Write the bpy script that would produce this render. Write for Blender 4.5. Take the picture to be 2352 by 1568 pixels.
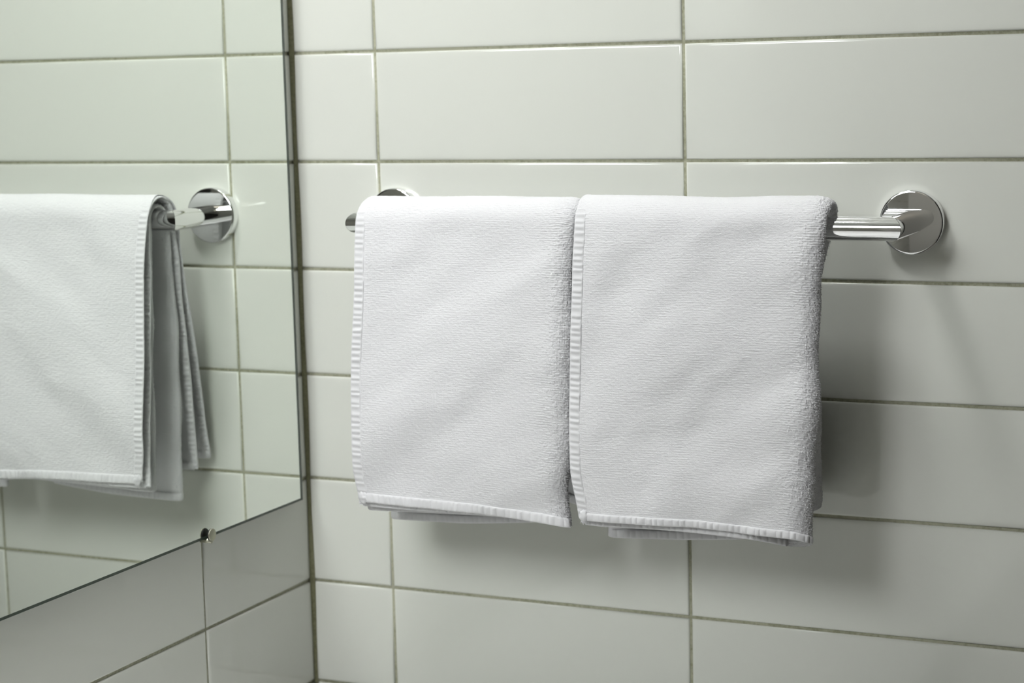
import bpy, bmesh, math, random
import numpy as np
from mathutils import Matrix, Vector

for o in list(bpy.data.objects):
    bpy.data.objects.remove(o)
S = bpy.context.scene
COL = S.collection
random.seed(7)
RNG = np.random.default_rng(11)

Z0 = 1.40            # height of the joint J0 above the floor (the topmost joint seen on the back wall)

# ------------------------------------------------------------------ camera
cam_d = bpy.data.cameras.new('camera')
cam = bpy.data.objects.new('camera', cam_d)
COL.objects.link(cam)
rt = Vector((0.9066, 0.4212, -0.0250)); up = Vector((-0.0356, 0.1353, 0.9902)); fw = Vector((-0.4204, 0.8968, -0.1377))
M = Matrix(((rt.x, up.x, -fw.x, 0.9836), (rt.y, up.y, -fw.y, -1.62253), (rt.z, up.z, -fw.z, -0.01734 + Z0), (0, 0, 0, 1)))
cam.matrix_world = M
cam_d.sensor_width = 36.0
cam_d.lens = 69.48
cam_d.clip_start = 0.02
cam_d.dof.use_dof = True
cam_d.dof.focus_distance = 1.60
cam_d.dof.aperture_fstop = 8.0
S.camera = cam

# ------------------------------------------------------------------ world, lights, exposure
w = bpy.data.worlds.new('world'); S.world = w
w.use_nodes = True
w.node_tree.nodes['Background'].inputs[0].default_value = (0.05, 0.05, 0.05, 1)
w.node_tree.nodes['Background'].inputs[1].default_value = 0.2


def area(name, loc, target, size, power, col, shape='DISK'):
    d = bpy.data.lights.new(name, 'AREA')
    d.shape = shape; d.size = size; d.energy = power; d.color = col
    o = bpy.data.objects.new(name, d); COL.objects.link(o)
    o.location = loc
    o.rotation_euler = (Vector(target) - Vector(loc)).to_track_quat('-Z', 'Y').to_euler()
    return o


# a ceiling downlight near the corner, a lamp on the mirror wall beyond the mirror, a weak fill light added under the ceiling deeper in the room
area('ceiling_light_near_mirror', (0.15, -0.44, Z0 + 0.93), (0.15, -0.44, 0), 0.23, 7.1, (0.98, 0.985, 0.985))
area('wall_lamp_beyond_mirror', (0.14, -1.28, Z0 + 0.36), (0.36, 0.0, Z0 - 0.60), 0.40, 5.8, (0.97, 0.985, 1.0))
area('fill_light_added', (0.55, -1.95, Z0 + 0.93), (0.55, -1.95, 0), 0.50, 0.9, (1.0, 0.90, 0.74))

S.view_settings.view_transform = 'Standard'
S.view_settings.look = 'None'
S.view_settings.gamma = 1.0
S.view_settings.use_curve_mapping = False
S.view_settings.exposure = 0.03
S.cycles.max_bounces = 6
S.cycles.diffuse_bounces = 3
S.cycles.glossy_bounces = 6
S.cycles.caustics_reflective = True
S.cycles.blur_glossy = 0.0
S.cycles.use_light_tree = False
S.cycles.use_adaptive_sampling = True
S.cycles.adaptive_threshold = 0.03


# ------------------------------------------------------------------ materials
def new_mat(name):
    m = bpy.data.materials.new(name); m.use_nodes = True
    nt = m.node_tree
    return m, nt, nt.nodes['Principled BSDF']


def mat_tile():
    m, nt, b = new_mat('glazed_tile')
    b.inputs['Base Color'].default_value = (0.757, 0.772, 0.712, 1)
    b.inputs['Roughness'].default_value = 0.035
    b.inputs['IOR'].default_value = 1.52
    tc = nt.nodes.new('ShaderNodeTexCoord')
    n = nt.nodes.new('ShaderNodeTexNoise'); n.inputs['Scale'].default_value = 14; n.inputs['Detail'].default_value = 2
    nt.links.new(tc.outputs['Object'], n.inputs['Vector'])
    bp = nt.nodes.new('ShaderNodeBump'); bp.inputs['Strength'].default_value = 0.03; bp.inputs['Distance'].default_value = 0.004
    nt.links.new(n.outputs['Fac'], bp.inputs['Height'])
    nt.links.new(bp.outputs['Normal'], b.inputs['Normal'])
    return m


def mat_grout(name, c1, c2):
    m, nt, b = new_mat(name)
    tc = nt.nodes.new('ShaderNodeTexCoord')
    n = nt.nodes.new('ShaderNodeTexNoise'); n.inputs['Scale'].default_value = 350; n.inputs['Detail'].default_value = 3
    nt.links.new(tc.outputs['Object'], n.inputs['Vector'])
    n2 = nt.nodes.new('ShaderNodeTexNoise'); n2.inputs['Scale'].default_value = 9; n2.inputs['Detail'].default_value = 3
    nt.links.new(tc.outputs['Object'], n2.inputs['Vector'])
    ad = nt.nodes.new('ShaderNodeMath'); ad.operation = 'MULTIPLY_ADD'; ad.inputs[1].default_value = 0.6
    nt.links.new(n.outputs['Fac'], ad.inputs[0])
    ml = nt.nodes.new('ShaderNodeMath'); ml.operation = 'MULTIPLY'; ml.inputs[1].default_value = 0.5
    nt.links.new(n2.outputs['Fac'], ml.inputs[0]); nt.links.new(ml.outputs[0], ad.inputs[2])
    r = nt.nodes.new('ShaderNodeValToRGB')
    r.color_ramp.elements[0].position = 0.38; r.color_ramp.elements[0].color = (*c1, 1)
    r.color_ramp.elements[1].position = 0.62; r.color_ramp.elements[1].color = (*c2, 1)
    nt.links.new(ad.outputs[0], r.inputs['Fac'])
    nt.links.new(r.outputs['Color'], b.inputs['Base Color'])
    b.inputs['Roughness'].default_value = 0.9
    bp = nt.nodes.new('ShaderNodeBump'); bp.inputs['Strength'].default_value = 0.5; bp.inputs['Distance'].default_value = 0.0006
    nt.links.new(n.outputs['Fac'], bp.inputs['Height']); nt.links.new(bp.outputs['Normal'], b.inputs['Normal'])
    return m


def mat_plain(name, col, rough=0.6, metal=0.0):
    m, nt, b = new_mat(name)
    b.inputs['Base Color'].default_value = (*col, 1)
    b.inputs['Roughness'].default_value = rough
    b.inputs['Metallic'].default_value = metal
    return m


def mat_paint(name, col):
    m, nt, b = new_mat(name)
    tc = nt.nodes.new('ShaderNodeTexCoord')
    n = nt.nodes.new('ShaderNodeTexNoise'); n.inputs['Scale'].default_value = 60; n.inputs['Detail'].default_value = 4
    nt.links.new(tc.outputs['Object'], n.inputs['Vector'])
    bp = nt.nodes.new('ShaderNodeBump'); bp.inputs['Strength'].default_value = 0.15; bp.inputs['Distance'].default_value = 0.002
    nt.links.new(n.outputs['Fac'], bp.inputs['Height']); nt.links.new(bp.outputs['Normal'], b.inputs['Normal'])
    b.inputs['Base Color'].default_value = (*col, 1)
    b.inputs['Roughness'].default_value = 0.7
    return m


def mat_cloth(name, col, scale, strength, dist):
    m, nt, b = new_mat(name)
    b.inputs['Base Color'].default_value = (*col, 1)
    b.inputs['Roughness'].default_value = 1.0
    b.inputs['Specular IOR Level'].default_value = 0.1
    b.inputs['Sheen Weight'].default_value = 0.12
    b.inputs['Sheen Roughness'].default_value = 0.6
    tc = nt.nodes.new('ShaderNodeTexCoord')
    mp = nt.nodes.new('ShaderNodeMapping'); mp.inputs['Scale'].default_value = (0.6, 0.8, 1.3)
    nt.links.new(tc.outputs['Object'], mp.inputs['Vector'])
    n = nt.nodes.new('ShaderNodeTexNoise'); n.inputs['Scale'].default_value = scale; n.inputs['Detail'].default_value = 1
    nt.links.new(mp.outputs['Vector'], n.inputs['Vector'])
    bp = nt.nodes.new('ShaderNodeBump'); bp.inputs['Strength'].default_value = strength; bp.inputs['Distance'].default_value = dist
    nt.links.new(n.outputs['Fac'], bp.inputs['Height']); nt.links.new(bp.outputs['Normal'], b.inputs['Normal'])
    return m


TILE = mat_tile()
GROUT = mat_grout('cement_grout', (0.27, 0.275, 0.185), (0.43, 0.43, 0.325))
SEAL = mat_grout('corner_sealant', (0.13, 0.13, 0.07), (0.20, 0.20, 0.115))
CHROME = mat_plain('chrome', (0.86, 0.86, 0.87), 0.035, 1.0)
MIRROR = mat_plain('silvered_glass', (0.880, 0.915, 0.872), 0.008, 1.0)
GLASS_EDGE = mat_plain('green_glass_edge', (0.055, 0.075, 0.06), 0.12)
GLASS_LINE = mat_plain('ground_glass_rim', (0.30, 0.33, 0.30), 0.35)
NICKEL = mat_plain('brushed_nickel', (0.46, 0.46, 0.37), 0.38, 1.0)
CLIP_SHADE = mat_plain('black_clip_shade', (0.012, 0.012, 0.011), 0.6)
BOUNCE = mat_plain('white_bounce', (0.85, 0.85, 0.83), 0.35)
CEIL = mat_paint('white_ceiling_paint', (0.80, 0.80, 0.78))
FRONT = mat_paint('grey_room_paint', (0.70, 0.685, 0.64))
SIDE = mat_paint('dark_brown_paint', (0.045, 0.042, 0.04))
FLOOR = mat_grout('floor_stone', (0.28, 0.26, 0.23), (0.34, 0.32, 0.29))
TERRY = mat_cloth('white_terry', (0.805, 0.805, 0.822), 1500, 0.55, 0.0007)
HEM = mat_cloth('white_hem_cotton', (0.79, 0.79, 0.808), 2600, 0.25, 0.0004)


# ------------------------------------------------------------------ helpers
def tag(o, label=None, cat=None, group=None, kind=None):
    if label: o['label'] = label
    if cat: o['category'] = cat
    if group: o['group'] = group
    if kind: o['kind'] = kind
    return o


def link(name, me, parent=None, mats=()):
    for m in mats: me.materials.append(m)
    o = bpy.data.objects.new(name, me); COL.objects.link(o)
    if parent is not None: o.parent = parent
    return o


def empty(name, loc):
    o = bpy.data.objects.new(name, None); COL.objects.link(o)
    o.location = loc; o.empty_display_size = 0.05
    return o


def mesh_np(name, verts, quads, smooth=True):
    verts = np.asarray(verts, np.float32).reshape(-1, 3); quads = np.asarray(quads, np.int32).reshape(-1, 4)
    me = bpy.data.meshes.new(name)
    me.vertices.add(len(verts)); me.vertices.foreach_set('co', verts.ravel())
    me.loops.add(quads.size); me.loops.foreach_set('vertex_index', quads.ravel())
    me.polygons.add(len(quads)); me.polygons.foreach_set('loop_start', np.arange(0, quads.size, 4, dtype=np.int32))
    me.update(calc_edges=True)
    me.polygons.foreach_set('use_smooth', np.full(len(quads), smooth))
    me.validate()
    return me


def grid_quads(a, b, wrap_b=False):
    i, j = np.meshgrid(np.arange(a - 1), np.arange(b if wrap_b else b - 1), indexing='ij')
    j2 = (j + 1) % b
    return np.stack([i * b + j, (i + 1) * b + j, (i + 1) * b + j2, i * b + j2], -1).reshape(-1, 4)


def box(name, lo, hi, mat, parent=None, bevel=0.0):
    bm = bmesh.new()
    r = bmesh.ops.create_cube(bm, size=1.0)
    c = [(a + b) / 2 for a, b in zip(lo, hi)]
    for v in bm.verts:
        v.co = Vector(((hi[k] - lo[k]) * v.co[k] + c[k] for k in range(3)))
    if bevel:
        bmesh.ops.bevel(bm, geom=bm.edges[:], offset=bevel, segments=2, affect='EDGES')
    me = bpy.data.meshes.new(name); bm.to_mesh(me); bm.free()
    return link(name, me, parent, [mat])


# ------------------------------------------------------------------ the room
PX, PZ, JW = 0.303, 0.102, 0.0028      # tile pitch and joint width
XE, YE, ZC = 1.62, -2.35, Z0 + 0.95    # far right, behind the camera, ceiling
GD = 0.0017                            # how deep the grout lies below the glaze

wall_back = box('wall_back', (-0.08, GD, 0.0), (XE, 0.09, ZC), GROUT)
tag(wall_back, 'white glazed tiled wall with the chrome towel rail and towels', 'wall', kind='structure')
wall_left = box('wall_left', (-0.08, YE, 0.0), (-GD, GD, ZC), GROUT)
tag(wall_left, 'white tiled wall under and behind the large mirror', 'wall', kind='structure')
o = box('wall_right', (XE, YE, 0.0), (XE + 0.08, 0.09, ZC), SIDE)
tag(o, 'dark brown wall outside the photo on the right', 'wall', kind='structure')
o = box('wall_front', (-0.08, YE - 0.08, 0.0), (XE + 0.08, YE, ZC), FRONT)
tag(o, 'grey wall behind the camera facing the towels', 'wall', kind='structure')
o = box('ceiling', (-0.08, YE - 0.08, ZC), (XE + 0.08, 0.09, ZC + 0.06), CEIL)
tag(o, 'plain white painted bathroom ceiling above the tiles', 'ceiling', kind='structure')
o = box('floor', (-0.08, YE - 0.08, -0.06), (XE + 0.08, 0.09, 0.0), FLOOR)
tag(o, 'grey stone bathroom floor far below the towels', 'floor', kind='structure')
o = box('bounce_ledge_1', (0.0065, -1.95, Z0 - 0.70), (0.52, -0.10, Z0 - 0.655), BOUNCE, bevel=0.004)  # added unseen ledge, bounces light up onto the lower wall and towels
tag(o, 'white light-bouncing ledge added along the mirror wall, below the photo', 'ledge', kind='structure')


def tile_mesh(wd, ht):
    """front glaze at y=0 facing -y, pillowed edge, body going back to y=.006"""
    prof = [(0.0, 0.006), (0.0, 0.0014), (0.00025, 0.0007), (0.0009, 0.00028), (0.0022, 0.00009), (0.0048, 0.0), (0.0060, 0.0)]
    vs, qs = [], []
    for ins, dep in prof:
        x, z = wd / 2 - ins, ht / 2 - ins
        vs += [(-x, dep, -z), (x, dep, -z), (x, dep, z), (-x, dep, z)]
    n = len(prof)
    for k in range(n - 1):
        for c in range(4):
            d = (c + 1) % 4
            qs.append((k * 4 + c, k * 4 + d, (k + 1) * 4 + d, (k + 1) * 4 + c))
    qs.append(((n - 1) * 4, (n - 1) * 4 + 1, (n - 1) * 4 + 2, (n - 1) * 4 + 3))
    me = mesh_np('tile', vs, qs, True)
    me.materials.append(TILE)
    return me


TM = {}


def put_tile(parent, side, a0, a1, z0, z1):
    """a0..a1 along the wall (distance from the corner), z0..z1 heights, joint centre lines"""
    e0 = 0.0016 if a0 < 0.001 else JW / 2
    wd = round(a1 - a0 - e0 - JW / 2, 5); ht = round(z1 - z0 - JW, 5)
    if wd < 0.01 or ht < 0.01: return
    if (wd, ht) not in TM: TM[(wd, ht)] = tile_mesh(wd, ht)
    t = bpy.data.objects.new('tile', TM[(wd, ht)]); COL.objects.link(t)
    t.parent = parent
    ac = a0 + e0 + wd / 2; zc = (z0 + z1) / 2
    lip = random.uniform(-0.00022, 0.00008)
    rx, rz = random.gauss(0, 0.0007), random.gauss(0, 0.0007)
    ry = random.gauss(0, 0.0003)
    if side == 'back':
        t.location = (ac, lip * -1, zc); t.rotation_euler = (rx, ry, rz)
    else:
        t.location = (lip, -ac, zc); t.rotation_euler = (rx, ry, rz + math.pi / 2)


rows = []
k = -9
while Z0 + PZ * 9 - (k + 9) * PZ > 0.02:
    top = Z0 - k * PZ
    rows.append((max(top - PZ, 0.0), min(top, ZC), k)); k += 1
DB, DL = 0.0896, 0.1840
cols_b = [(0, DB)] + [(DB + i * PX, min(DB + (i + 1) * PX, XE)) for i in range(6) if DB + i * PX < XE - 0.02]
cols_l = [(0, DL)] + [(DL + i * PX, min(DL + (i + 1) * PX, -YE)) for i in range(8) if DL + i * PX < -YE - 0.02]
MB, MT, MY0, MY1, MX = Z0 - 0.4245, Z0 + 0.78, -0.0235, -0.98, 0.0077   # mirror bottom, top, near-corner edge, far edge, face
for (z0, z1, k) in rows:
    for (a0, a1) in cols_b: put_tile(wall_back, 'back', a0, a1, z0, z1)
    for (a0, a1) in cols_l:
        if z0 > MB and z1 < MT and a0 > -MY0 and a1 < -MY1: continue     # wholly behind the mirror
        put_tile(wall_left, 'left', a0, a1, z0, z1)

# sealant bead in the corner, a little uneven
n = 260
zz = np.linspace(0.0, ZC, n)
wob = 0.0032 + 0.0005 * np.sin(zz * 37) + 0.0004 * RNG.standard_normal(n).cumsum() / 8
wob = np.clip(wob, 0.0027, 0.0042)
v = []
for z, r in zip(zz, wob):
    for a in np.linspace(0, math.pi / 2, 5):
        # concave fillet from the left wall to the back wall
        v.append((r - r * math.sin(a) * 1.0, -(r - r * math.cos(a)), z) if False else (r * (1 - math.sin(a)) + 0.0001, -r * (1 - math.cos(a)) - 0.0001, z))
me = mesh_np('sealant', v, grid_quads(n, 5), True)
o = link('sealant', me, wall_back, [SEAL]); o['label'] = 'olive grey sealant bead in the corner'

# ------------------------------------------------------------------ mirror
mir = empty('wall_mirror', (0.004, (MY0 + MY1) / 2, MB))
tag(mir, 'large frameless wall mirror reflecting the towels', 'mirror')
off = Vector(mir.location)


def mbox(name, lo, hi, mat, par=mir):
    lo = [a - b for a, b in zip(lo, off)]; hi = [a - b for a, b in zip(hi, off)]
    return box(name, lo, hi, mat, par)


EW = 0.0042                                        # dark rim of the glass
XB = 0.0028
mbox('mirror_glass', (XB, MY1 + EW, MB + 0.0024), (MX, MY0 - EW, MT - EW), MIRROR)
for nm, lo, hi in (('glass_edge', (XB, MY0 - EW, MB), (MX, MY0, MT)), ('glass_edge', (XB, MY1, MB), (MX, MY1 + EW, MT)),
                   ('glass_edge', (XB, MY1 + EW, MB), (MX, MY0 - EW, MB + 0.0024)), ('glass_edge', (XB, MY1 + EW, MT - EW), (MX, MY0 - EW, MT))):
    e = mbox(nm, lo, hi, GLASS_EDGE)
    e['label'] = 'dark green edge of the glass'

# ------------------------------------------------------------------ mirror clip
CY, CZ = -0.1865, Z0 - 0.4215
clip = empty('mirror_clip', (0.0, CY, CZ - 0.006))
tag(clip, 'small round metal clip holding the mirror bottom edge', 'clip')


def lathe_x(name, prof, mat, parent, loc, seg=40):
    """profile (x, r) revolved about the x axis"""
    vs = []
    for x, r in prof:
        for s in range(seg):
            a = 2 * math.pi * s / seg
            vs.append((x, r * math.cos(a), r * math.sin(a)))
    me = mesh_np(name, vs, grid_quads(len(prof), seg, True)[:, ::-1], True)
    ob = link(name, me, parent, [mat]); ob.location = loc
    return ob


lathe_x('clip_head', [(0.0116, 0.0), (0.0116, 0.0053), (0.0118, 0.0057), (0.0124, 0.0057), (0.0128, 0.0053), (0.0129, 0.0048), (0.0129, 0.0)], NICKEL, clip, (0, 0, 0.006))
lathe_x('clip_shade_disc', [(0.0104, 0.0), (0.0104, 0.0054), (0.0116, 0.0054), (0.0116, 0.0)], CLIP_SHADE, clip, (0, 0, 0.006))  # black disc painting in the shade on the back of the clip head
lathe_x('clip_shank', [(0.0, 0.0), (0.0, 0.0024), (0.0113, 0.0024), (0.0113, 0.0)], NICKEL, clip, (0, 0, 0.0005))

# ------------------------------------------------------------------ towel rail
BD, BR, BZ = 0.0722, 0.0097, Z0 - 0.1530
XL, XR = 0.1087, 0.5930
bar = empty('towel_rail', ((XL + XR) / 2, 0.0, BZ))
tag(bar, 'chrome towel rail with round wall plates holding two white towels', 'towel rail')
SEG = 72
ang = np.linspace(0, 2 * math.pi, SEG, endpoint=False)
cx = (XL + XR) / 2


def ring_mesh(name, rings, parent, mat, closed=True):
    v = np.concatenate(rings); return link(name, mesh_np(name, v, grid_quads(len(rings), SEG, True), True), parent, [mat])


vy, vz = BR * np.cos(ang), BR * np.sin(ang)
g = 0.00025
ring_mesh('rail', [np.stack([XL + vy + g - cx, -BD + vy, vz], 1), np.stack([XL + 0.012 + 0 * vy - cx, -BD + vy, vz], 1),
                   np.stack([XR - 0.012 + 0 * vy - cx, -BD + vy, vz], 1), np.stack([XR - vy - g - cx, -BD + vy, vz], 1)], bar, CHROME)
for xc, sg in ((XL, 1), (XR, -1)):
    wx = BR * np.cos(ang) * sg
    def pr(y, r=1.0, mitre=False):
        return np.stack([xc + wx * r - cx, (-BD + wx * sg if mitre else y + 0 * wx), vz * r], 1)
    s = -1 if sg > 0 else 1
    rings = [pr(0, 1, True) + np.array([0, g, 0]), pr(-BD + 0.0125), pr(-0.009), pr(-0.0075)]
    ring_mesh('post', rings, bar, CHROME)
    fr = 0.0268
    fl = []
    for y, r in ((0.0, fr), (-0.0071, fr), (-0.0078, fr - 0.0001), (-0.0084, fr - 0.0005), (-0.0087, fr - 0.0012), (-0.0088, fr - 0.002), (-0.0088, 0.0)):
        fl.append(np.stack([xc + r * np.cos(ang) * sg - cx, y + 0 * ang, r * np.sin(ang)], 1))
    ring_mesh('wall_plate', fl, bar, CHROME)


# ------------------------------------------------------------------ towels
def vnoise(a, b, seed):
    """smooth value noise, unit lattice"""
    r = np.random.default_rng(seed).random((256, 256)) * 2 - 1
    ia, ib = np.floor(a).astype(int), np.floor(b).astype(int)
    fa, fb = a - ia, b - ib
    fa = fa * fa * (3 - 2 * fa); fb = fb * fb * (3 - 2 * fb)
    g = lambda i, j: r[i % 256, j % 256]
    return (g(ia, ib) * (1 - fa) + g(ia + 1, ib) * fa) * (1 - fb) + (g(ia, ib + 1) * (1 - fa) + g(ia + 1, ib + 1) * fa) * fb


def sstep(x, a, b):
    t = np.clip((x - a) / (b - a), 0, 1); return t * t * (3 - 2 * t)


class Layer:
    """one leaf of towel hung over the rail: a (y,z) path from front bottom over the rail to rear bottom, by arc length"""
    def __init__(self, front, ry, rz, rear):
        # front: [(z rel BZ, y)] bottom to top ; rear the same top to bottom ; arc radii
        fz = np.array([p[0] for p in front]); fy = np.array([p[1] for p in front])
        qz = np.array([p[0] for p in rear]); qy = np.array([p[1] for p in rear])
        t = np.linspace(fz[0], fz[-1], 160)
        A = np.stack([self.sm(fz, fy, t), t], 1)
        a = np.linspace(0, math.pi, 60)[1:-1]
        ya, yb = A[-1, 0], qy[0]
        B = np.stack([(ya + yb) / 2 + (ya - yb) / 2 * np.cos(a), fz[-1] + rz * np.sin(a)], 1)
        t2 = np.linspace(qz[0], qz[-1], 160)
        Cc = np.stack([self.sm(-qz, qy, -t2), t2], 1)
        P = np.concatenate([A, B, Cc])
        d = np.concatenate([[0], np.cumsum(np.linalg.norm(np.diff(P, axis=0), axis=1))])
        tt = np.linspace(0, d[-1], 900); P = np.stack([np.interp(tt, d, P[:, 0]), np.interp(tt, d, P[:, 1])], 1)
        kw = int(0.012 / (d[-1] / 900)) | 1
        for _ in range(2):
            P = np.stack([np.convolve(np.pad(P[:, c], kw // 2, mode='reflect', reflect_type='odd'), np.ones(kw) / kw, 'valid') for c in (0, 1)], 1)
        vy_, vz_ = P[:, 0] + BD, P[:, 1]
        rr_ = np.hypot(vy_, vz_); k_ = np.where((vz_ > -0.004) & (rr_ < rz), rz / rr_, 1.0)      # stay clear of the rail
        P = np.stack([-BD + vy_ * k_, vz_ * k_], 1)
        d = np.concatenate([[0], np.cumsum(np.linalg.norm(np.diff(P, axis=0), axis=1))])
        self.P, self.d, self.L = P, d, d[-1]
        it = int(np.argmax(P[:, 1])); self.s_top = d[it]
        self.s_f = d[np.argmin(np.abs(P[:it, 1]))]; self.s_r = d[it + np.argmin(np.abs(P[it:, 1]))]
        self.zb, self.zr = fz[0], qz[-1]

    @staticmethod
    def sm(x, y, t):
        o = np.interp(t, x, y)
        k = np.ones(25) / 25
        return np.convolve(np.pad(o, 12, mode='reflect', reflect_type='odd'), k, 'valid')

    def at(self, s):
        return np.interp(s, self.d, self.P[:, 0]), np.interp(s, self.d, self.P[:, 1])


def s_samples(L, ds_front, ds_rear):
    a = np.arange(0, L.s_r, ds_front)
    b = np.linspace(L.s_r, L.L, max(3, int((L.L - L.s_r) / ds_rear)))
    return np.concatenate([a[:-1], b])


def frame_normals(P):
    du = np.gradient(P, axis=0); dv = np.gradient(P, axis=1)
    n = np.cross(du, dv); n /= np.linalg.norm(n, axis=-1, keepdims=True) + 1e-12
    return n


def stretch(z, x, zb0, zbf, zr0, zrf, front):
    """let the lower edge follow zbf(x) in front and zrf(x) at the rear"""
    kf = zbf(x) / zb0; kr = zrf(x) / zr0
    k = np.where(front, kf, kr)
    return np.where(z < 0, z * k, z)


def terry_h(xa, sa, seed):
    """height of the looped pile: fine rows of small loops across the cloth, broken up"""
    warp = vnoise(xa / 0.016, sa / 0.012, seed) * 0.30 + vnoise(xa / 0.005, sa / 0.004, seed + 1) * 0.16
    rowsn = np.sin(2 * math.pi * (sa / 0.00195 + warp))
    colsn = np.sin(2 * math.pi * (xa / 0.0021 + 0.6 * vnoise(xa / 0.010, sa / 0.012, seed + 3) + 0.20 * vnoise(xa / 0.003, sa / 0.0019, seed + 6)))
    mixn = np.clip(0.5 + 0.9 * vnoise(xa / 0.014, sa / 0.014, seed + 5), 0, 1)
    g1 = vnoise(xa / 0.0021, sa / 0.0010, seed + 4)
    amp = 0.75 + 0.45 * vnoise(xa / 0.007, sa / 0.006, seed + 2)
    return 0.00015 * rowsn * amp * (1 - 0.35 * mixn) + 0.00011 * colsn * mixn * (0.5 + 0.5 * rowsn) + 0.00017 * g1


def wrinkle(xa, sa, seed):
    c, s = math.cos(0.62), math.sin(0.62)
    u = c * xa + s * sa; v = -s * xa + c * sa
    return (0.0031 * vnoise(u / 0.080, v / 0.034, seed) + 0.0008 * vnoise(u / 0.034, v / 0.017, seed + 1)
            + 0.0016 * vnoise(xa / 0.09, sa / 0.07, seed + 2) + 0.00008 * vnoise(xa / 0.012, sa / 0.010, seed + 3))


def tube_strip(name, C, Wd, Nn, half_w, half_t, ridge, parent, seg=18, amp=0.0006):
    """hem: flattened tube along curve C; Wd width direction, Nn normal; ridge(k) stitch profile along its length"""
    n = len(C)
    th = np.linspace(0, 2 * math.pi, seg, endpoint=False)
    c, s = np.cos(th), np.sin(th)
    cc = np.sign(c) * np.abs(c) ** 0.6; ss = np.sign(s) * np.abs(s) ** 0.75
    hw = (half_w if np.ndim(half_w) else np.full(n, half_w))[:, None]
    cap = np.ones(n); cap[0] = cap[-1] = 0.02; cap[1] = cap[-2] = 0.75
    rg = ridge[:, None] * (0.35 + 0.65 * np.cos(np.linspace(-1, 1, 3).mean())) * np.clip(1.15 - np.abs(cc) ** 3, 0, 1)[None, :]
    ht = (half_t * cap)[:, None] * np.abs(1 + 0 * ss)[None, :] + amp * rg
    V = C[:, None, :] + Wd[:, None, :] * (hw * cc[None, :] * cap[:, None] ** 0.2)[..., None] + Nn[:, None, :] * (ht * ss[None, :])[..., None]
    me = mesh_np(name, V.reshape(-1, 3), grid_quads(n, seg, True), True)
    return link(name, me, parent, [HEM])


def unit(v): return v / (np.linalg.norm(v, axis=-1, keepdims=True) + 1e-12)


def stitches(length_arr, period, seed, sharp=0.6):
    rng = np.random.default_rng(seed)
    ph = np.cumsum(np.concatenate([[0], np.diff(length_arr) / period * (1 + 0.0 * length_arr[1:])]))
    jit = np.interp(length_arr, np.arange(0, length_arr[-1] + period * 2, period), rng.uniform(-0.22, 0.22, len(np.arange(0, length_arr[-1] + period * 2, period))))
    am = np.interp(length_arr, np.arange(0, length_arr[-1] + period * 2, period), rng.uniform(0.55, 1.1, len(np.arange(0, length_arr[-1] + period * 2, period))))
    w_ = np.cos(2 * math.pi * (ph + jit))
    if sharp < 0:                                   # puffy bulges between tight stitches
        return (2 * np.abs(np.sin(math.pi * (ph + jit))) ** 0.8 - 1.2) * am
    return (np.sign(w_) * np.abs(w_) ** sharp) * am


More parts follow.
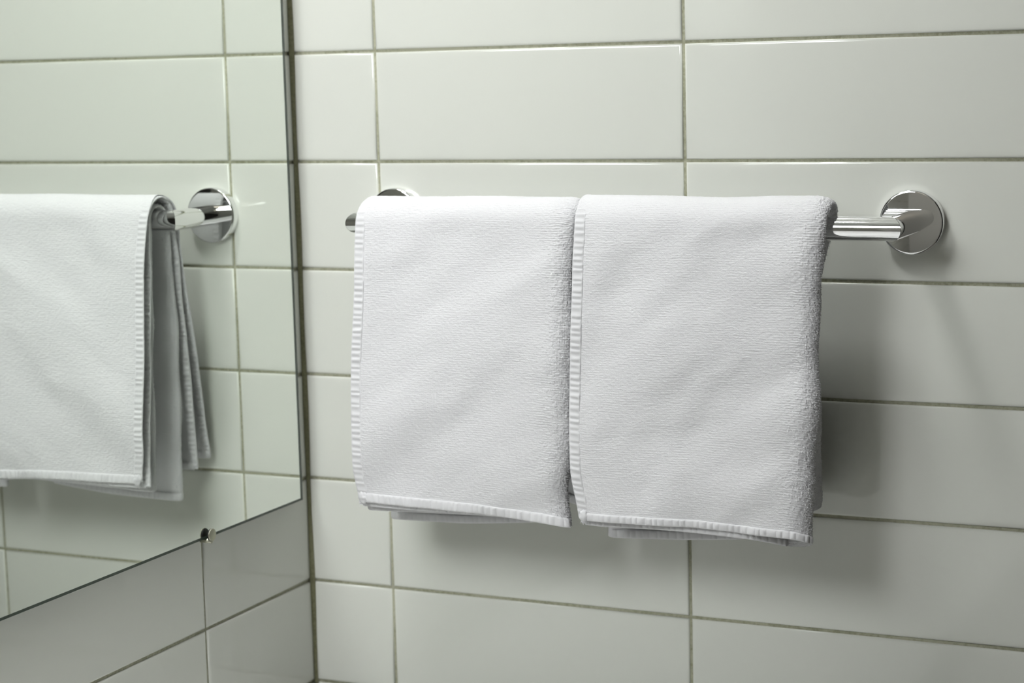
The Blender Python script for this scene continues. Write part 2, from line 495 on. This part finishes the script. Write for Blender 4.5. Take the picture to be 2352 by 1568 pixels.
def make_towel(label, x0, x1, cfg, seed):
    base_z = BZ + min(cfg['A1'].zb, cfg['A1'].zr)
    root = empty('hand_towel', ((x0 + x1) / 2, -BD, BZ + cfg['A1'].zb))
    tag(root, label, 'towel', 'two white hand towels on the rail')
    org = np.array(root.location)
    loops = []

    def sheet(name, La, Lb, xa_l, xb_l, xr, fold_side, ds, dx, rear_ds, seedk, amp_w, amp_t, zbf_a, zrf_a, zbf_b, zrf_b):
        """folded leaf: La outer, Lb inner, joined along a round fold on one side, open on the other"""
        s01 = s_samples(La, ds, rear_ds) / La.L
        # profile across: outer from the open side to the fold, round it, back
        ya, za = La.at(s01 * La.L)
        # map inner leaf by matching front / top / rear fractions
        sb = np.interp(s01 * La.L, [0, La.s_f, La.s_top, La.s_r, La.L], [0, Lb.s_f, Lb.s_top, Lb.s_r, Lb.L])
        yb, zb = Lb.at(sb)
        front = s01 * La.L < La.s_top
        wdt = xr - xa_l
        rf = cfg.get('rf', 0.017) if name == 'outer' else 0.005
        nx = int((abs(wdt) - rf) / dx)
        u1 = np.linspace(0, 1, nx)
        ph = np.linspace(0, math.pi, max(9, int(math.pi * rf / dx)))[1:-1]
        nb = max(24, int(abs(xr - xb_l) / max(dx, 0.003)))
        u3 = np.linspace(1, 0, nb)
        sg = 1 if fold_side == 'right' else -1
        wv = np.concatenate([np.zeros(nx), (1 - np.cos(ph)) / 2, np.ones(nb)])
        # x for each s and profile index; edges may depend on s
        XA = cfg['xl'](s01 * La.L, La) if callable(cfg.get('xl')) and name == 'outer' else np.zeros_like(s01)
        XRs = cfg['xr'](s01 * La.L, La) if callable(cfg.get('xr')) else np.zeros_like(s01)
        xl_s = xa_l + (XA if fold_side == 'right' else XRs * 0)
        xr_s = xr + (XRs if fold_side == 'right' else XA)
        xb_s = xb_l + 0 * xl_s
        X = np.concatenate([xl_s[:, None] + (xr_s - sg * rf - xl_s)[:, None] * u1[None, :],
                            (xr_s - sg * rf)[:, None] + sg * rf * np.sin(ph)[None, :],
                            xb_s[:, None] + (xr_s - sg * rf - xb_s)[:, None] * u3[None, :]], 1)
        W = np.broadcast_to(wv[None, :], X.shape)
        fr = front[:, None]
        ZA = stretch(np.broadcast_to(za[:, None], X.shape), X, La.zb, zbf_a, La.zr, zrf_a, fr)
        ZB = stretch(np.broadcast_to(zb[:, None], X.shape), X, Lb.zb, zbf_b, Lb.zr, zrf_b, fr)
        Y = ya[:, None] * (1 - W) + yb[:, None] * W
        Z = ZA * (1 - W) + ZB * W
        # the fold is puffy: push it inwards round the turn and let the inner leaf ease back
        e_ = cfg.get('puff', 0.0) if name == 'outer' else 0.0
        back = np.clip((1 - u3) * abs(xr - xb_l) / 0.035, 0, 1)
        fdep = np.concatenate([np.zeros(nx), (1 - np.cos(ph)) / 2, 1 - back * back * (3 - 2 * back)]) * e_
        iy, iz = yb - ya, zb - za
        il = np.hypot(iy, iz) + 1e-9
        room = np.clip((np.hypot(yb + BD, zb) - 0.0135) / max(e_, 1e-6), 0, 1)[:, None]      # leave the rail clear
        Y = Y + (iy / il)[:, None] * fdep[None, :] * room; Z = Z + (iz / il)[:, None] * fdep[None, :] * room
        P = np.stack([X, Y, Z + BZ], -1)
        N = frame_normals(P)
        # make normals point outwards (front leaf: -y)
        if N[5, 5, 1] > 0: N = -N
        Sx = np.cumsum(np.concatenate([[0], np.abs(np.diff(X[0])) + 0.0])) + 0 * X
        arc = np.concatenate([u1 * (abs(wdt) - rf), abs(wdt) - rf + ph * rf, abs(wdt) - rf + math.pi * rf + (1 - u3) * abs(xr - xb_l)])
        Ux = np.broadcast_to(arc[None, :], X.shape); Us = np.broadcast_to((s01 * La.L)[:, None], X.shape)
        soft = np.minimum(sstep(np.abs(Us - La.s_top), 0.012, 0.05), 1)
        edge = 0.35 + 0.65 * sstep(Ux, 0.0, 0.03)
        nearf = np.exp(-((Ux - (abs(wdt) - rf * 0.2)) / 0.016) ** 2) if name == 'outer' else 0.0
        hgt = amp_w * wrinkle(Ux, Us, seed * 31 + seedk) * soft * edge + amp_t * (1 + 1.6 * nearf) * terry_h(Ux, Us, seed * 57 + seedk)
        hgt += 0.0010 * amp_w * vnoise(Ux / 0.06, Us / 0.02 * 0 + 3.3, seed + 91) * (1 - soft)
        P = P + N * hgt[..., None]
        V = P - org
        nm = 'terry_cloth'
        me = mesh_np(nm, V.reshape(-1, 3), grid_quads(*X.shape), True)
        link(nm, me, root, [TERRY])
        return P, N, s01 * La.L, nx, len(ph)

    A1, A2, B1, B2 = cfg['A1'], cfg['A2'], cfg['B1'], cfg['B2']
    P, N, ss, nx, nph = sheet('outer', A1, A2, x0, x0 + cfg['a2_in'], x1, 'right', 0.00055, 0.00060, 0.0018, 1, 1.0, 1.0,
                              cfg['zb1'], cfg['zr1'], cfg['zb2'], cfg['zr2'])
    PB, NB, ssb, nxb, nphb = sheet('inner', B1, B2, x1 - 0.045, x1 - 0.045, x0 + cfg['b_in'], 'left', 0.0011, 0.0012, 0.0011, 5, 0.5, 1.1,
                                   cfg['zb3'], cfg['zr3'], cfg['zb3'], cfg['zr3'])

    # ---- hems
    def edge_hem(P, N, s_along, col, inward, hw, ht, period, sd, amp, s_top):
        C = P[:, col]; n_ = N[:, col]
        wd = unit(P[:, col + inward] - P[:, col])
        # resample evenly
        d = np.concatenate([[0], np.cumsum(np.linalg.norm(np.diff(C, axis=0), axis=1))])
        m = int(d[-1] / 0.0006)
        t = np.linspace(0, d[-1], m)
        k = np.ones(9) / 9
        rs = lambda A: np.stack([np.interp(t, d, A[:, i]) for i in range(3)], 1)
        sm_ = lambda A: np.stack([np.convolve(np.pad(A[:, i], 4, mode='edge'), k, 'valid') for i in range(3)], 1)
        C2, n2, w2 = rs(sm_(C)), unit(rs(sm_(n_))), unit(rs(sm_(wd)))
        Cc = C2 + w2 * hw * 0.92 - n2 * (0.00015 + 0.0016 * np.exp(-((t - s_top) / 0.022) ** 2))[:, None] - org
        return tube_strip('hem', Cc, w2, n2, hw, ht, stitches(t, period, sd, 0.9), root, 22, amp)

    def bottom_hem(P, N, row, inward, c0, c1, hw, ht, period, sd, amp):
        C = P[row, c0:c1]; n_ = N[row, c0:c1]
        wd = unit(P[row + inward * 3, c0:c1] - P[row, c0:c1])
        d = np.concatenate([[0], np.cumsum(np.linalg.norm(np.diff(C, axis=0), axis=1))])
        m = max(30, int(d[-1] / 0.0006))
        t = np.linspace(0, d[-1], m)
        rs = lambda A: np.stack([np.interp(t, d, A[:, i]) for i in range(3)], 1)
        kk = 11
        sm_ = lambda A: np.stack([np.convolve(np.pad(A[:, i], kk // 2, mode='edge'), np.ones(kk) / kk, 'valid') for i in range(3)], 1)
        C2, n2, w2 = rs(sm_(C)), unit(rs(sm_(n_))), unit(rs(sm_(wd)))
        Cc = C2 + w2 * hw * 0.75 + n2 * 0.0003 - org
        return tube_strip('hem', Cc, w2, n2, hw, ht, stitches(t, period, sd, -1), root, 20, amp)

    edge_hem(P, N, ss, 0, 4, 0.0050, 0.0010, 0.0054, seed * 3 + 1, 0.00050, A1.s_top)
    edge_hem(P, N, ss, P.shape[1] - 1, -2, 0.0048, 0.0011, 0.0054, seed * 3 + 2, 0.00050, A2.s_top)
    nA = P.shape[1]; nB = PB.shape[1]
    bottom_hem(P, N, 0, 1, 2, nx + nph // 2, cfg['bh'], 0.0014, 0.0060, seed * 3 + 3, 0.0006)
    bottom_hem(P, N, 0, 1, nx + nph, nA, cfg['bh'], 0.0017, 0.0062, seed * 3 + 4, 0.0005)
    bottom_hem(P, N, P.shape[0] - 1, -1, 2, nx + 2, 0.0042, 0.0016, 0.0062, seed * 3 + 5, 0.0005)
    bottom_hem(P, N, P.shape[0] - 1, -1, nx + nph, nA, 0.0042, 0.0016, 0.0062, seed * 3 + 6, 0.0005)
    for rw, iw in ((0, 1), (PB.shape[0] - 1, -1)):
        bottom_hem(PB, NB, rw, iw, 2, nB - 2, 0.0040, 0.0016, 0.0062, seed * 3 + 7 + rw, 0.0005)

    # ---- lumpy thread knot where the two hems of the front leaf meet, with loose ends
    def knot(c, r, sd):
        a, b_ = 26, 18
        th = np.linspace(0, math.pi, b_)[:, None]; ph_ = np.linspace(0, 2 * math.pi, a, endpoint=False)[None, :]
        d = np.stack([np.sin(th) * np.cos(ph_), np.sin(th) * np.sin(ph_), np.cos(th) + 0 * ph_], -1)
        q = 1 + 0.22 * vnoise(d[..., 0] * 2.3 + 9, d[..., 2] * 2.3 + 5, sd) + 0.10 * vnoise(d[..., 0] * 6 + 9, d[..., 2] * 6 + d[..., 1] * 4 + 5, sd + 1)
        V_ = c + d * q[..., None] * np.array(r)
        ko = link('corner_knot', mesh_np('corner_knot', V_.reshape(-1, 3), grid_quads(b_, a, True), True), root, [HEM])
        ko['label'] = 'lumpy sewn corner of the hem'
        rg_ = np.random.default_rng(sd)
        for q_ in range(4):
            p0 = c + np.array([rg_.uniform(-.003, .003), -0.001, -r[2] * 0.8]); L_ = rg_.uniform(0.003, 0.0055)
            dr = unit(np.array([rg_.uniform(-.8, .8), rg_.uniform(-.3, .1), -1.0])); cv = np.array([rg_.uniform(-.5, .5), 0, 0.3])
            tt = np.linspace(0, 1, 8)[:, None]
            cl = p0 + dr * L_ * tt + cv * L_ * 0.5 * tt ** 2
            an = np.linspace(0, 2 * math.pi, 6, endpoint=False)
            rg2 = 0.00016
            vv = cl[:, None, :] + rg2 * np.stack([np.cos(an), np.sin(an), 0 * an], -1)[None]
            link('loose_thread', mesh_np('loose_thread', vv.reshape(-1, 3), grid_quads(8, 6, True), True), ko, [HEM])

    knot(P[4, 8] + np.array([0.0005, -0.0008, 0.001]) - org, (0.0046, 0.0022, 0.0050), seed + 40)

    # ---- loose pile loops that roughen the outline along the fold and over the rail
    rng = np.random.default_rng(seed + 5)
    V, Q = [], []

    def tuft(p, n_, ln, wdh):
        r = unit(rng.standard_normal(3)); t1 = unit(np.cross(n_, r)); t2 = np.cross(n_, t1)
        bend = t2 * ln * rng.uniform(0.2, 0.7) + np.array([0, 0, -1]) * ln * 0.25
        b = len(V)
        for f, wf in ((0, 1.0), (0.55, 0.9), (1.0, 0.35)):
            c_ = p + n_ * ln * f * (1 - 0.25 * f) + bend * f * f
            V.append(c_ - t1 * wdh * wf - org); V.append(c_ + t1 * wdh * wf - org)
        Q.append((b, b + 1, b + 3, b + 2)); Q.append((b + 2, b + 3, b + 5, b + 4))

    nrow = P.shape[0]
    top = np.searchsorted(ss, A1.s_r)
    for _ in range(16000):
        i = rng.integers(8, nrow - 2); j = min(nx + nph + 3, int(nx + nph * rng.normal(0.46, 0.22)))
        if math.hypot(P[i, j, 1] + BD, P[i, j, 2] - BZ) < 0.0145 or (P[i, j, 2] > BZ - 0.012 and j < nx + nph * 0.4): continue
        tuft(P[i, j], N[i, j], rng.uniform(0.0005, 0.0014), 0.00022)
    for _ in range(5000):
        i = rng.integers(8, PB.shape[0] - 8); j = nxb - 6 + rng.integers(0, nphb + 8)
        if math.hypot(PB[i, j, 1] + BD, PB[i, j, 2] - BZ) < 0.0145: continue
        tuft(PB[i, j], NB[i, j], rng.uniform(0.0005, 0.0013), 0.00028)
    me = mesh_np('pile_loops', np.array(V), np.array(Q), True)
    o_ = link('pile_loops', me, root, [TERRY]); o_['kind'] = 'stuff'
    return root


def pl(*pts):
    xs = [p[0] for p in pts]; ys = [p[1] for p in pts]
    return lambda x: np.interp(x, xs, ys)


R0 = -0.153        # rail height relative to J0: the measured heights below are relative to J0
h = lambda z: z - R0

# left towel -------------------------------------------------------------
LA1 = Layer([(h(-.400), -.1195), (h(-.37), -.1205), (h(-.343), -.1200), (h(-.264), -.1140), (h(-.193), -.1055), (h(-.165), -.1010), (0.0, -.0980)], 0, .0250,
            [(0.0, -.0470), (h(-.20), -.0420), (h(-.30), -.0250), (h(-.392), -.0110)])
LA2 = Layer([(h(-.404), -.1125), (h(-.343), -.1080), (h(-.264), -.1020), (h(-.193), -.0965), (0.0, -.0930)], 0, .0200,
            [(0.0, -.0515), (h(-.20), -.0480), (h(-.30), -.0380), (h(-.400), -.0310)])
LB1 = Layer([(h(-.408), -.1040), (h(-.343), -.1000), (h(-.264), -.0960), (h(-.193), -.0920), (0.0, -.0885)], 0, .0158,
            [(0.0, -.0555), (h(-.20), -.0500), (h(-.30), -.0470), (h(-.424), -.0540)])
LB2 = Layer([(h(-.408), -.0960), (h(-.343), -.0935), (h(-.264), -.0905), (h(-.193), -.0875), (0.0, -.0845)], 0, .0120,
            [(0.0, -.0595), (h(-.20), -.0560), (h(-.30), -.0545), (h(-.424), -.0610)])
cfgL = dict(A1=LA1, A2=LA2, B1=LB1, B2=LB2, puff=0.010, a2_in=0.001, b_in=0.0035, bh=0.0043,
            xl=lambda s, L: 0.004 * np.exp(-((s - L.s_top) / 0.016) ** 2) + 0.0008 * np.sin(s * 40) + 0.005 * sstep(-s, -0.035, 0.004),
            xr=lambda s, L: -0.0045 * sstep(-s, -0.09, 0.0),
            zb1=pl((.118, h(-.3965)), (.185, h(-.3975)), (.245, h(-.3985)), (.29, h(-.402)), (.33, h(-.405))),
            zb2=pl((.118, h(-.402)), (.25, h(-.402)), (.33, h(-.404))),
            zb3=pl((.118, h(-.408)), (.25, h(-.404)), (.33, h(-.402))),
            zr1=pl((.10, h(-.392)), (.33, h(-.398))), zr2=pl((.10, h(-.400)), (.33, h(-.402))), zr3=pl((.10, h(-.426)), (.20, h(-.424)), (.33, h(-.412))))
make_towel('left white terry towel, nearer the mirror, on the chrome rail', 0.1195, 0.3280, cfgL, 3)

# right towel ------------------------------------------------------------
RA1 = Layer([(h(-.400), -.1150), (h(-.37), -.1165), (h(-.343), -.1160), (h(-.264), -.1110), (h(-.193), -.1050), (h(-.165), -.1015), (0.0, -.0985)], 0, .0255,
            [(0.0, -.0460), (h(-.20), -.0400), (h(-.30), -.0260), (h(-.392), -.0150)])
RA2 = Layer([(h(-.404), -.1085), (h(-.343), -.1050), (h(-.264), -.1000), (h(-.193), -.0965), (0.0, -.0930)], 0, .0200,
            [(0.0, -.0515), (h(-.20), -.0470), (h(-.30), -.0380), (h(-.395), -.0310)])
RB1 = Layer([(h(-.404), -.1010), (h(-.343), -.0985), (h(-.264), -.0950), (h(-.193), -.0920), (0.0, -.0885)], 0, .0158,
            [(0.0, -.0555), (h(-.20), -.0500), (h(-.30), -.0470), (h(-.424), -.0510)])
RB2 = Layer([(h(-.404), -.0945), (h(-.343), -.0925), (h(-.264), -.0900), (h(-.193), -.0875), (0.0, -.0845)], 0, .0120,
            [(0.0, -.0595), (h(-.20), -.0560), (h(-.30), -.0545), (h(-.424), -.0580)])
cfgR = dict(A1=RA1, A2=RA2, B1=RB1, B2=RB2, puff=0.012, a2_in=0.006, b_in=0.010, bh=0.0034,
            xl=lambda s, L: 0.0006 * np.sin(s * 33 + 1) + 0.0065 * sstep(-s, -0.045, 0.004) + 0.001 * sstep(s, L.s_f - .03, L.s_f),
            xr=lambda s, L: -0.0080 * sstep(-s, -0.10, 0.0) + 0.003 * sstep(s, L.s_f - .02, L.s_top) - 0.023 * sstep(s, L.s_top, L.s_r + 0.10),
            zb1=pl((.325, h(-.3960)), (.345, h(-.3985)), (.40, h(-.3978)), (.44, h(-.3975)), (.49, h(-.399)), (.55, h(-.400))),
            zb2=pl((.325, h(-.402)), (.345, h(-.405)), (.42, h(-.403)), (.55, h(-.4065))),
            zb3=pl((.325, h(-.406)), (.42, h(-.403)), (.55, h(-.404))),
            zr1=pl((.325, h(-.392)), (.55, h(-.390))), zr2=pl((.325, h(-.396)), (.55, h(-.394))), zr3=pl((.325, h(-.427)), (.40, h(-.424)), (.47, h(-.418)), (.55, h(-.396))))
make_towel('right white terry towel, farther from the mirror, on the chrome rail', 0.3290, 0.5420, cfgR, 8)
